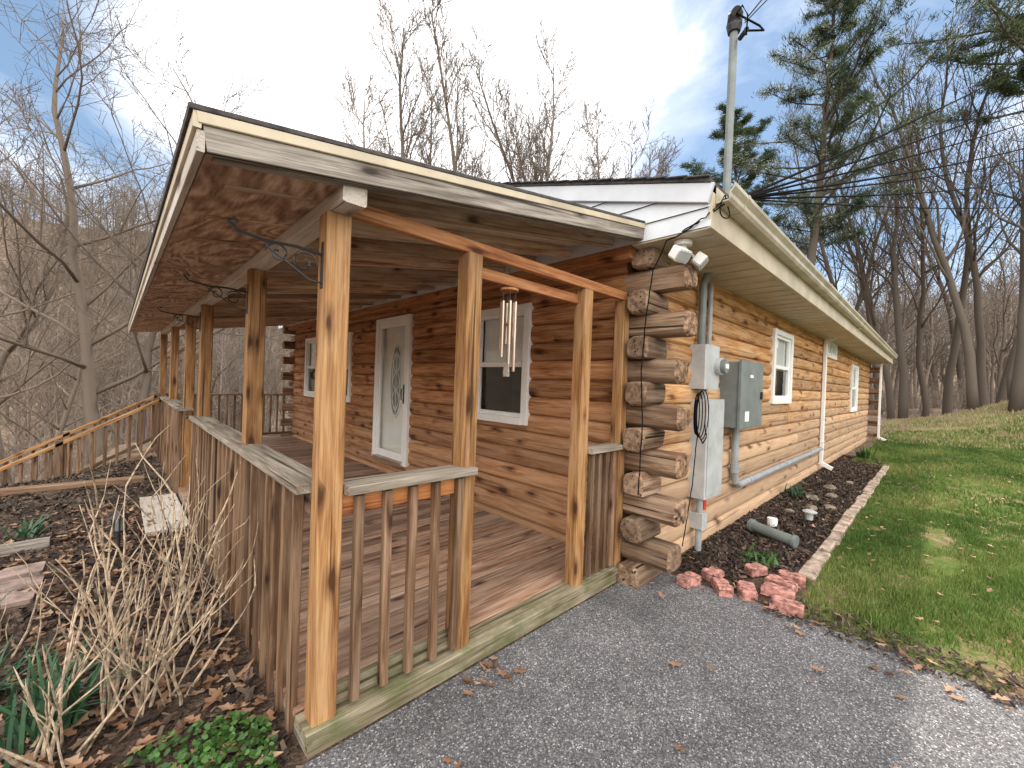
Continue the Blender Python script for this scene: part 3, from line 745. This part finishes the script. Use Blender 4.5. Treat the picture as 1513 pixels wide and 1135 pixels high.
def bare(x,y):
    f=np.exp(-(((x-6.2)/1.0)**2+((y+.05)/.22)**2))*1.2+np.exp(-(((x-3.35)/.2)**2))+np.exp(-(((x-9.5)/1.6)**2+((y+.5)/.3)**2))*.9
    w1=np.sin(x*1.7+np.sin(y*2.3)*1.3)*np.sin(y*2.9+np.cos(x*1.1)*1.5)+.5*np.sin(x*5.1+y*4)*np.sin(y*6.3-x*2)
    f=f+np.clip(w1*1.1-.35,0,.8)
    return f<rng.uniform(0,1,len(x))*1.1
A=dens(115000,3.28,7.5,-2.2,.62,bare); Bp=dens(75000,7.5,20,-3.5,.62,bare)
C=dens(12000,11.3,20,.6,1.25,lambda x,y:x>0)
blades('lawn_grass',A,.042,.006,'grass'); blades('lawn_grass',np.concatenate([Bp,C]),.05,.014,'grass')
blades('dry_grass',dens(26000,17,34,-9,1.5,lambda x,y:x>0),.09,.03,'dead')
def chips(name,xy,s,mat,flat_=.5,zoff=.0):
    n=len(xy); z=height(xy[:,0],xy[:,1])+zoff+rng.uniform(0,.02,n)
    L=s*rng.uniform(.4,1.5,n); Wd=L*rng.uniform(.2,.45,n); a=rng.uniform(0,2*np.pi,n); tl=rng.normal(0,flat_,n); tw=rng.normal(0,flat_,n)
    ux=np.stack([np.cos(a)*np.cos(tl),np.sin(a)*np.cos(tl),np.sin(tl)],1); wx=np.stack([-np.sin(a),np.cos(a),np.sin(tw)],1)
    c=np.stack([xy[:,0],xy[:,1],z+.008],1); v=np.zeros((n,4,3))
    for i,(p,q) in enumerate(((-.5,-.5),(.5,-.35),(.5,.4),(-.45,.5))): v[:,i]=c+ux*(L*p)[:,None]+wx*(Wd*q)[:,None]
    scatter_mesh(name,v.reshape(-1,3),np.arange(n*4).reshape(n,4),np.repeat(rng.uniform(0,1,n)**1.5,4),mat)
chips('bark_mulch',dens(24000,3.3,12.5,.74,1.52,lambda x,y:(x>3.9)|(y>1.0)),.045,'mulch')
chips('bark_mulch',dens(40000,-4.5,.52,1.0,9,lambda x,y:((y>1.4)|(x<.4))&~((y>3.75)&(y<4.6)&(x<-.3))),.05,'mulch')
chips('driveway_edge_debris',dens(2600,3.12,3.5,-2.5,.75,lambda x,y:x>0),.03,'mulch')
def leaves(name,xy,s,mat,zo=0):
    n=len(xy); vs=[];fs=[];rs=[]
    for i in range(n):
        x,y=xy[i]; z=float(height(x,y))+zo+.012+random.random()*.02; a=random.random()*6.28; L=s*random.uniform(.5,1.3); cu=random.uniform(-.5,.9); ti=random.gauss(0,.25)
        o=len(vs)
        out=[(-.5,0),(-.25,.22),(-.1,.13),(.1,.3),(.2,.15),(.5,0),(.2,-.15),(.1,-.3),(-.1,-.13),(-.25,-.22)]
        for (p,q) in out+[(0,0)]:
            hx,hy=p*L,q*L; zz=cu*abs(q)*L+ti*p*L+ (.3*L*p*p)
            vs.append((x+hx*math.cos(a)-hy*math.sin(a),y+hx*math.sin(a)+hy*math.cos(a),z+zz))
        for k in range(10): fs.append((o+10,o+k,o+(k+1)%10))
        rs+= [random.random()]*11
    return scatter_mesh(name,np.array(vs),np.array(fs),np.array(rs),mat)
leaves('fallen_leaves',dens(2800,-2.5,.5,1.6,6,lambda x,y:(rng.uniform(0,1,len(x))<.25+.75*(x>-.3))),.075,'dleaf')
leaves('fallen_leaves',np.concatenate([dens(50,.6,3.1,-.5,1.6,lambda x,y:rng.uniform(0,1,len(x))<.45+.5*(y>1.3)),dens(14,1.2,1.5,1.4,1.6,lambda x,y:x>0),dens(90,2.95,3.5,-1,1.2,lambda x,y:x>0)]),.06,'dleaf',.0)
leaves('fallen_leaves',dens(800,3.3,14,-3,1.4,lambda x,y:x>0),.05,'dleaf',.03)

def clump(name,x,y,n,h,w,mat,spread=.6):
    mb=MB(); z=float(height(x,y))
    for i in range(n):
        a=random.random()*6.28; sp=random.uniform(.1,spread); hh=h*random.uniform(.6,1.15); bx_,by_=x+random.gauss(0,.05),y+random.gauss(0,.05)
        rv=random.random(); P=[]
        for t in np.linspace(0,1,6):
            rr=sp*hh*(t**1.7)*1.4; zz=z+hh*(t-.42*sp*t**3); ww=w*(1-t**3)*.5
            P.append(((bx_+rr*math.cos(a)-ww*math.sin(a),by_+rr*math.sin(a)+ww*math.cos(a),zz),(bx_+rr*math.cos(a)+ww*math.sin(a),by_+rr*math.sin(a)-ww*math.cos(a),zz)))
        for k in range(5): mb.poly([P[k][0],P[k][1],P[k+1][1],P[k+1][0]],mat,rv)
    mb.make(name)
clump('daffodil_plant',-.16,2.42,90,.32,.014,'daff',.9); clump('daffodil_plant',-.42,2.75,60,.28,.014,'daff',.9); clump('daffodil_plant',-.62,3.5,50,.25,.016,'daff',.7)
clump('daffodil_plant',-1.6,6.1,40,.25,.02,'vinca',.6); clump('daffodil_plant',6.9,1.35,30,.22,.02,'daff',.8); clump('daffodil_plant',12.2,1.1,60,.35,.03,'vinca',.6)
clump('daffodil_plant',4.0,1.0,25,.12,.02,'vinca',.9); clump('daffodil_plant',-.5,5.3,25,.2,.02,'daff',.9)
def groundcover(name,cx,cy,rx,ry,n,s=.026,hmax=.12):
    vs=[];fs=[];rs=[]
    for i in range(n):
        r=math.sqrt(random.random()); a=random.random()*6.28; x=cx+rx*r*math.cos(a); y=cy+ry*r*math.sin(a); z=float(height(x,y))+random.uniform(.01,hmax)*(1-r*.6)
        rot=random.random()*6.28; L=s*random.uniform(.6,1.3); nrm=V((random.gauss(0,.45),random.gauss(0,.45),1)).normalized(); u=nrm.orthogonal().normalized(); w=nrm.cross(u)
        d=u*math.cos(rot)+w*math.sin(rot); e2=nrm.cross(d); c=V((x,y,z)); o=len(vs)
        for (p,q) in ((-.5,0),(-.15,.32),(.25,.25),(.55,0),(.25,-.25),(-.15,-.32)): vs.append(tuple(c+d*p*L+e2*q*L))
        fs.append(tuple(range(o,o+6))); rs+=[random.random()]*6
    me=bpy.data.meshes.new(name); me.from_pydata(vs,[],fs); at=me.attributes.new('rnd','FLOAT','POINT'); at.data.foreach_set('value',rs)
    me.materials.append(M['vinca']); o=bpy.data.objects.new(name,me); sc.collection.objects.link(o)
groundcover('groundcover_plant',.36,1.80,.13,.22,600); groundcover('groundcover_plant',.18,1.92,.2,.14,300); groundcover('groundcover_plant',-1.3,5.6,.5,.25,300,.04)
groundcover('groundcover_plant',3.95,1.05,.14,.1,140)

def shrub(name,cx,cy,n,h,spread):
    mb=MB(); z=float(height(cx,cy))
    for i in range(n):
        a=random.random()*6.28; tilt=random.uniform(.05,spread); p=V((cx+random.gauss(0,.08),cy+random.gauss(0,.08),z-.02)); L=h*random.uniform(.5,1.1)
        d=V((math.cos(a)*tilt,math.sin(a)*tilt,1)).normalized(); pts=[p.copy()]; r0=random.uniform(.0035,.0085); ns=7
        for k in range(ns):
            d=(d+V((random.gauss(0,.09),random.gauss(0,.09),random.gauss(.02,.04)))).normalized(); p=p+d*L/ns
            p.x=min(p.x,.50); pts.append(p.copy())
            if k>=1 and random.random()<.5:
                dd=(d+V((random.gauss(0,.5),random.gauss(0,.5),.2))).normalized(); q=p.copy(); pp=[q.copy()]
                for _ in range(4): 
                    dd=(dd+V((random.gauss(0,.12),random.gauss(0,.12),.08))).normalized(); q=q+dd*L*.09; q.x=min(q.x,.51); pp.append(q.copy())
                mb.tube(pp,[r0*.6,r0*.52,r0*.45,r0*.35,r0*.2],'stem',5)
        mb.tube(pts,[r0*(1-.6*k/ns) for k in range(ns+1)],'stem',6)
    mb.make(name)
shrub('bare_shrub',.12,2.35,24,.92,.7); shrub('bare_shrub',-.15,2.2,12,.6,1.1); shrub('bare_shrub',.30,2.8,14,.8,.45); shrub('bare_shrub',-.35,3.0,9,.65,.9)

# ------------------------------------------------------------------ trees
def tree_mesh(name,seed,H,r0,lean=(0,0),style='poplar',mat='bark',depth=3,nb=(16,8,6),start=.3,sides=(8,5,3,3),curve=.05,tw=.009):
    R=random.Random(seed); mb=MB()
    def grow(p,d,L,r,lev):
        ns=(14,7,4,2)[lev]; pts=[p.copy()]; rs=[r]; dirs=[d.copy()]
        tip=r*(.12 if lev==0 else .3)
        for k in range(ns):
            g=.05 if lev==0 else (.10 if style=='poplar' else .05)
            j=(curve,.13,.16,.18)[lev]
            d=(d+V((R.gauss(0,j),R.gauss(0,j),g+R.gauss(0,j*.5)))).normalized(); p=p+d*L/ns
            pts.append(p.copy()); rs.append(max(r+(tip-r)*((k+1)/ns)**.85,tw*.6)); dirs.append(d.copy())
        mb.tube(pts,rs,mat,sides[lev],.5)
        if lev>=depth: return
        n=nb[lev]
        for i in range(n):
            t=(start+(1-start)*(i+R.random())/n) if lev==0 else (.15+.85*(i+R.random())/n)
            f=t*ns; k=min(int(f),ns-1); q=pts[k].lerp(pts[k+1],f-k); rr=rs[k]+(rs[k+1]-rs[k])*(f-k)
            dd=dirs[k]; a=R.random()*6.28; o=dd.orthogonal().normalized(); o2=dd.cross(o)
            ang={'poplar':(.62,.6,.65,.6),'oak':(.95,.8,.75,.7)}[style][lev]*R.uniform(.7,1.25)
            nd=(dd*math.cos(ang)+(o*math.cos(a)+o2*math.sin(a))*math.sin(ang)).normalized()
            if lev==0: LL=H*({'poplar':.34,'oak':.48}[style])*(1.05-t*.72)*R.uniform(.7,1.2)
            else: LL=L*.5*(1.1-t*.6)*R.uniform(.6,1.2)
            grow(q,nd,LL,max(rr*R.uniform(.38,.62),tw*(1.6 if lev==0 else 1.0)),lev+1)
    d=V((lean[0],lean[1],1)).normalized(); grow(V((0,0,-.3)),d,H,r0,0)
    me_ob=mb.make(name); me=me_ob.data; me.polygons.foreach_set('use_smooth',[True]*len(me.polygons)); return me_ob
def place(src,name,x,y,s=1,rot=0,parent=None,sz=None):
    o=bpy.data.objects.new(name,src.data); sc.collection.objects.link(o); o.location=(x,y,float(height(x,y))-.05); o.scale=(s,s,sz or s); o.rotation_euler=(0,0,rot)
    if parent: o.parent=parent
    return o
def move(o,x,y,s=1,rot=0): o.location=(x,y,float(height(x,y))-.05); o.scale=(s,s,s); o.rotation_euler=(0,0,rot)
p1=tree_mesh('bare_tree',11,20,.24,(.02,.0),'poplar','bark',3,(26,10,6),.35,tw=.014)
p2=tree_mesh('bare_tree',12,19,.22,(-.02,.02),'poplar','bark',3,(28,10,6),.3,tw=.014)
p3=tree_mesh('bare_tree',13,18,.22,(.05,-.03),'poplar','barkl',3,(24,10,6),.4,curve=.07,tw=.014)
p4=tree_mesh('bare_tree',14,16,.2,(.0,.0),'oak','barkl',3,(19,10,6),.25,curve=.09,tw=.014)
o1=tree_mesh('bare_tree',21,15,.17,(-.10,.10),'oak','bark',3,(19,11,7),.12,curve=.12,tw=.007)
o2=tree_mesh('bare_tree',22,12,.12,(.12,-.05),'oak','bark',3,(15,10,7),.15,curve=.14,tw=.007)
t1=tree_mesh('bare_tree',31,19,.20,(.03,.0),'poplar','barkd',3,(18,8,6),.35,curve=.07,tw=.012)
t2=tree_mesh('bare_tree',32,18,.18,(-.10,.10),'poplar','barkd',3,(17,8,6),.3,curve=.09,tw=.012)
def at(u,t):   # grove layout: bearing parameter and range -> world x,y
    x=(u-756)/607.0; return (0.6947+.7193*x)*t, (.7193-.6947*x)*t
move(p1,*at(620,22),1.08,.3); move(p2,*at(790,25),1.1,1.3); move(p3,*at(555,23),1.0,2); move(p4,*at(915,28),1.15,1)
for (src,u,t,s,ro) in ((p2,650,23,1.08,2.5),(p1,590,25,1.08,4),(p1,765,27,1.15,3.3),(p2,825,28,1.15,.4),(p4,500,26,1.05,1.2),(p3,870,30,1.1,1.9),(p4,950,30,1.05,4),(p3,995,32,1.0,.7),(p4,850,31,1.15,2.2),(p1,535,29,1.0,5.2),(p2,905,33,1.0,3.1),(p4,680,29,1.1,3.6)):
    place(src,'bare_tree',*at(u,t),s,ro)
move(o1,*at(150,10.5),.95,0.2); move(o2,*at(205,11.5),1.0,1.5)
for (src,u,t,s,ro) in ((o2,20,13,1.1,3),(o1,-60,12,.9,2.1),(o2,290,19,1.0,5),(o1,60,22,1.0,4.2)):
    place(src,'bare_tree',*at(u,t),s,ro)
move(t1,*at(1335,20),1.0,0); move(t2,*at(1440,16.5),1.0,.6)
for (src,u,t,s,ro) in ((t1,1270,24,1.05,1),(t1,1300,28,1.1,2),(t2,1365,23,1.0,2),(t1,1400,21,1.0,3),(t1,1475,22,1.05,4),(t2,1500,16,1.0,5.0),(t1,1500,13.8,.9,5.5),(t2,1290,34,1.1,2.7),(t1,1425,30,1.1,1.7),(t2,1470,34,1.1,3.7),(t1,1230,30,1.05,3.9),(t2,1318,22,1.0,1.1),(t1,1455,19,.95,2.2),(t1,1385,36,1.1,.4),(t2,1140,32,.95,4.4),(t1,1085,34,.9,2)):
    place(src,'bare_tree',*at(u,t),s,ro)
def pine(name,seed,H,r0,start=.35,spread=.22,nb=56):
    R=random.Random(seed); mb=MB(); pts=[];rs=[];p=V((0,0,-.3)); d=V((R.gauss(0,.01),R.gauss(0,.01),1))
    for k in range(16):
        pts.append(p.copy()); rs.append(r0*max(0,(1-k/15.5))**.8+.01); d=(d+V((R.gauss(0,.02),R.gauss(0,.02),.08))).normalized(); p=p+d*H/15
    mb.tube(pts,rs,'barkd',9,.5); cl=[]
    for i in range(nb):
        t=start+(1-start)*(i+R.random())/nb; f_=t*15; k=min(int(f_),14); q=pts[k].lerp(pts[k+1],f_-k)
        L=H*spread*(1-((t-start)/(1-start))**1.6*.75)*R.uniform(.35,1.3)*(.6 if t<start+.08 else 1); a=i*2.4+R.gauss(0,.5)
        d=V((math.cos(a),math.sin(a),R.uniform(.0,.6))).normalized(); bp=[q.copy()]
        for j in range(6):
            d=(d+V((R.gauss(0,.13),R.gauss(0,.13),.05))).normalized(); q=q+d*L/6; bp.append(q.copy())
            if j>=1:
                for _ in range(3):
                    sd=(d+V((R.gauss(0,.7),R.gauss(0,.7),R.uniform(-.1,.6)))).normalized(); e_=q+sd*L*R.uniform(.06,.24); mb.tube([q,e_],[.012,.006],'barkd',3,.5); cl.append(e_)
                    if R.random()<.5: cl.append(q.lerp(e_,.55)+V((R.gauss(0,.1),R.gauss(0,.1),R.gauss(0,.06))))
        cl.append(q.copy()); mb.tube(bp,[.05*(1-.13*j)*L/4+.008 for j in range(7)],'barkd',5,.5)
    for c in cl:
        rv=R.random(); s=R.uniform(.18,.36)
        for _ in range(26):
            dd=V((R.gauss(0,1),R.gauss(0,1),R.gauss(.35,.8))).normalized(); o_=dd.orthogonal().normalized()*.016; st=c+V((R.gauss(0,.10),R.gauss(0,.10),R.gauss(0,.06)))
            mb.poly([st-o_,st+o_,st+dd*s],'needle',min(1,max(0,rv+R.gauss(0,.15))))
    return mb.make(name)
pn=pine('pine_tree',5,19,.22,.40,.22,72); move(pn,*at(1165,18),1.0,0)
pn2=pine('pine_tree',9,20,.22,.58,.22,60); move(pn2,*at(1520,16.5),1.05,1)
place(pn,'pine_tree',*at(1095,24),.95,2.5)
d1=tree_mesh('distant_tree_a',41,14,.16,(0,0),'poplar','barkl',2,(16,9),.25,(5,3,3),tw=.02)
d2=tree_mesh('distant_tree_b',42,13,.17,(0.05,0),'oak','bark',2,(15,9),.2,(5,3,3),curve=.1,tw=.02)
d3=tree_mesh('distant_tree_c',43,12,.13,(0,.05),'oak','barkl',2,(14,10),.2,(5,3,3),curve=.1,tw=.02)
fo=empty('distant_forest')
srcs=[d1,d2,d3]
for i,sr in enumerate(srcs): sr.parent=fo; x,y=at(100+40*i,60); move(sr,x,y)
cnt=0
for i in range(6000):
    if cnt>1050: break
    if random.random()<.64: az=random.uniform(64,98); dd=32+108*random.random()**.75
    else: az=random.uniform(-7,20); dd=32+105*random.random()
    if az<56 and dd<38: continue
    x=dd*math.cos(math.radians(az)); y=dd*math.sin(math.radians(az))
    sr=random.choice(srcs); s=random.uniform(.6,1.05)
    place(sr,'forest_tree',x,y,s,random.random()*6.28,fo); cnt+=1
br=tree_mesh('undergrowth',51,3.0,.02,(0,0),'oak','barkl',2,(12,6),.05,(4,3,3),curve=.2)
ug=empty('woodland_undergrowth'); br.parent=ug; move(br,*at(60,19))
for i in range(220):
    if random.random()<.6: az=random.uniform(64,98); dd=random.uniform(18,42)
    else: az=random.uniform(-8,5); dd=random.uniform(34,50)
    x=dd*math.cos(math.radians(az)); y=dd*math.sin(math.radians(az))
    place(br,'brush',x,y,random.uniform(.4,1.0),random.random()*6.28,ug)

# ------------------------------------------------------------------ world, sun, camera
def dirv(az,el): az,el=math.radians(az),math.radians(el); return V((math.cos(az)*math.cos(el),math.sin(az)*math.cos(el),math.sin(el)))
EL=58; AZ=30
sd=dirv(AZ,EL)
w=bpy.data.worlds.new("World"); sc.world=w; w.use_nodes=True; nt=w.node_tree; bg=nt.nodes['Background']
sky=N(nt,'ShaderNodeTexSky'); sky.sky_type='NISHITA'; sky.sun_disc=False; sky.sun_elevation=math.radians(EL); sky.sun_rotation=math.pi/2-math.radians(AZ); sky.air_density=1.0; sky.dust_density=.3; sky.ozone_density=1.5
tc=N(nt,'ShaderNodeTexCoord').outputs['Generated']
cl=noise(nt,mapped(nt,tc,(1,1,1.8),(3.1,1.7,.4)),2.4,6,.58,.4)
def lobe(dr,a,b_):
    dp=N(nt,'ShaderNodeVectorMath'); dp.operation='DOT_PRODUCT'; nt.links.new(tc,dp.inputs[0]); dp.inputs[1].default_value=dr
    return ramp(nt,dp.outputs['Value'],[(a,0),(b_,1)]).outputs[0]
mass=lobe(dirv(58,36),.84,.955); back_fill=lobe(dirv(226,30),.0,.75); blueR=lobe(dirv(18,36),.90,.985); blueL=lobe(dirv(95,38),.92,.99)
cf=math_(nt,'ADD',cl,math_(nt,'MULTIPLY',mass,.46))
cf=math_(nt,'ADD',cf,math_(nt,'MULTIPLY',back_fill,.3))
cf=math_(nt,'SUBTRACT',cf,math_(nt,'MULTIPLY',blueR,.20)); cf=math_(nt,'SUBTRACT',cf,math_(nt,'MULTIPLY',blueL,.08))
cm=ramp(nt,cf,[(.40,0.0),(.56,.30),(.72,1)]).outputs[0]
lp=mixc(nt,1.0,sky.outputs[0],(.125,.135,.14),'MULTIPLY')
lp=mixc(nt,.28,lp,(.55,.80,1.05))
cc=mixc(nt,back_fill,(1.9,1.9,1.92),(4.0,3.85,3.65))  # unseen sky behind camera made extra bright, added fill for camera-facing surfaces
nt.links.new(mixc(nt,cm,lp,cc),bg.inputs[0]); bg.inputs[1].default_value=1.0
ld=bpy.data.lights.new('sun','SUN'); ld.energy=4.5; ld.angle=math.radians(1.5); ld.color=(1,.93,.82)
lo=bpy.data.objects.new('sun',ld); sc.collection.objects.link(lo); lo.rotation_euler=sd.to_track_quat('Z','Y').to_euler()
cd=bpy.data.cameras.new('camera'); co=bpy.data.objects.new('camera',cd); sc.collection.objects.link(co); sc.camera=co
cd.sensor_width=36; cd.lens=607*36/1513; cd.clip_end=2000; cd.clip_start=.02
th=math.radians(46); pitch=-3/607; r=math.radians(2.1)
Fv=V((math.cos(th)*math.cos(pitch),math.sin(th)*math.cos(pitch),math.sin(pitch))); Rv=V((math.sin(th),-math.cos(th),0)); Uv=Rv.cross(Fv)
cr=Rv*math.cos(r)+Uv*math.sin(r); cu=Uv*math.cos(r)-Rv*math.sin(r)
mt=Matrix((cr,cu,-Fv)).transposed().to_4x4(); mt.translation=V((0,0,1.47)); co.matrix_world=mt
sc.view_settings.view_transform='Standard'; sc.view_settings.look='None'; sc.view_settings.exposure=0
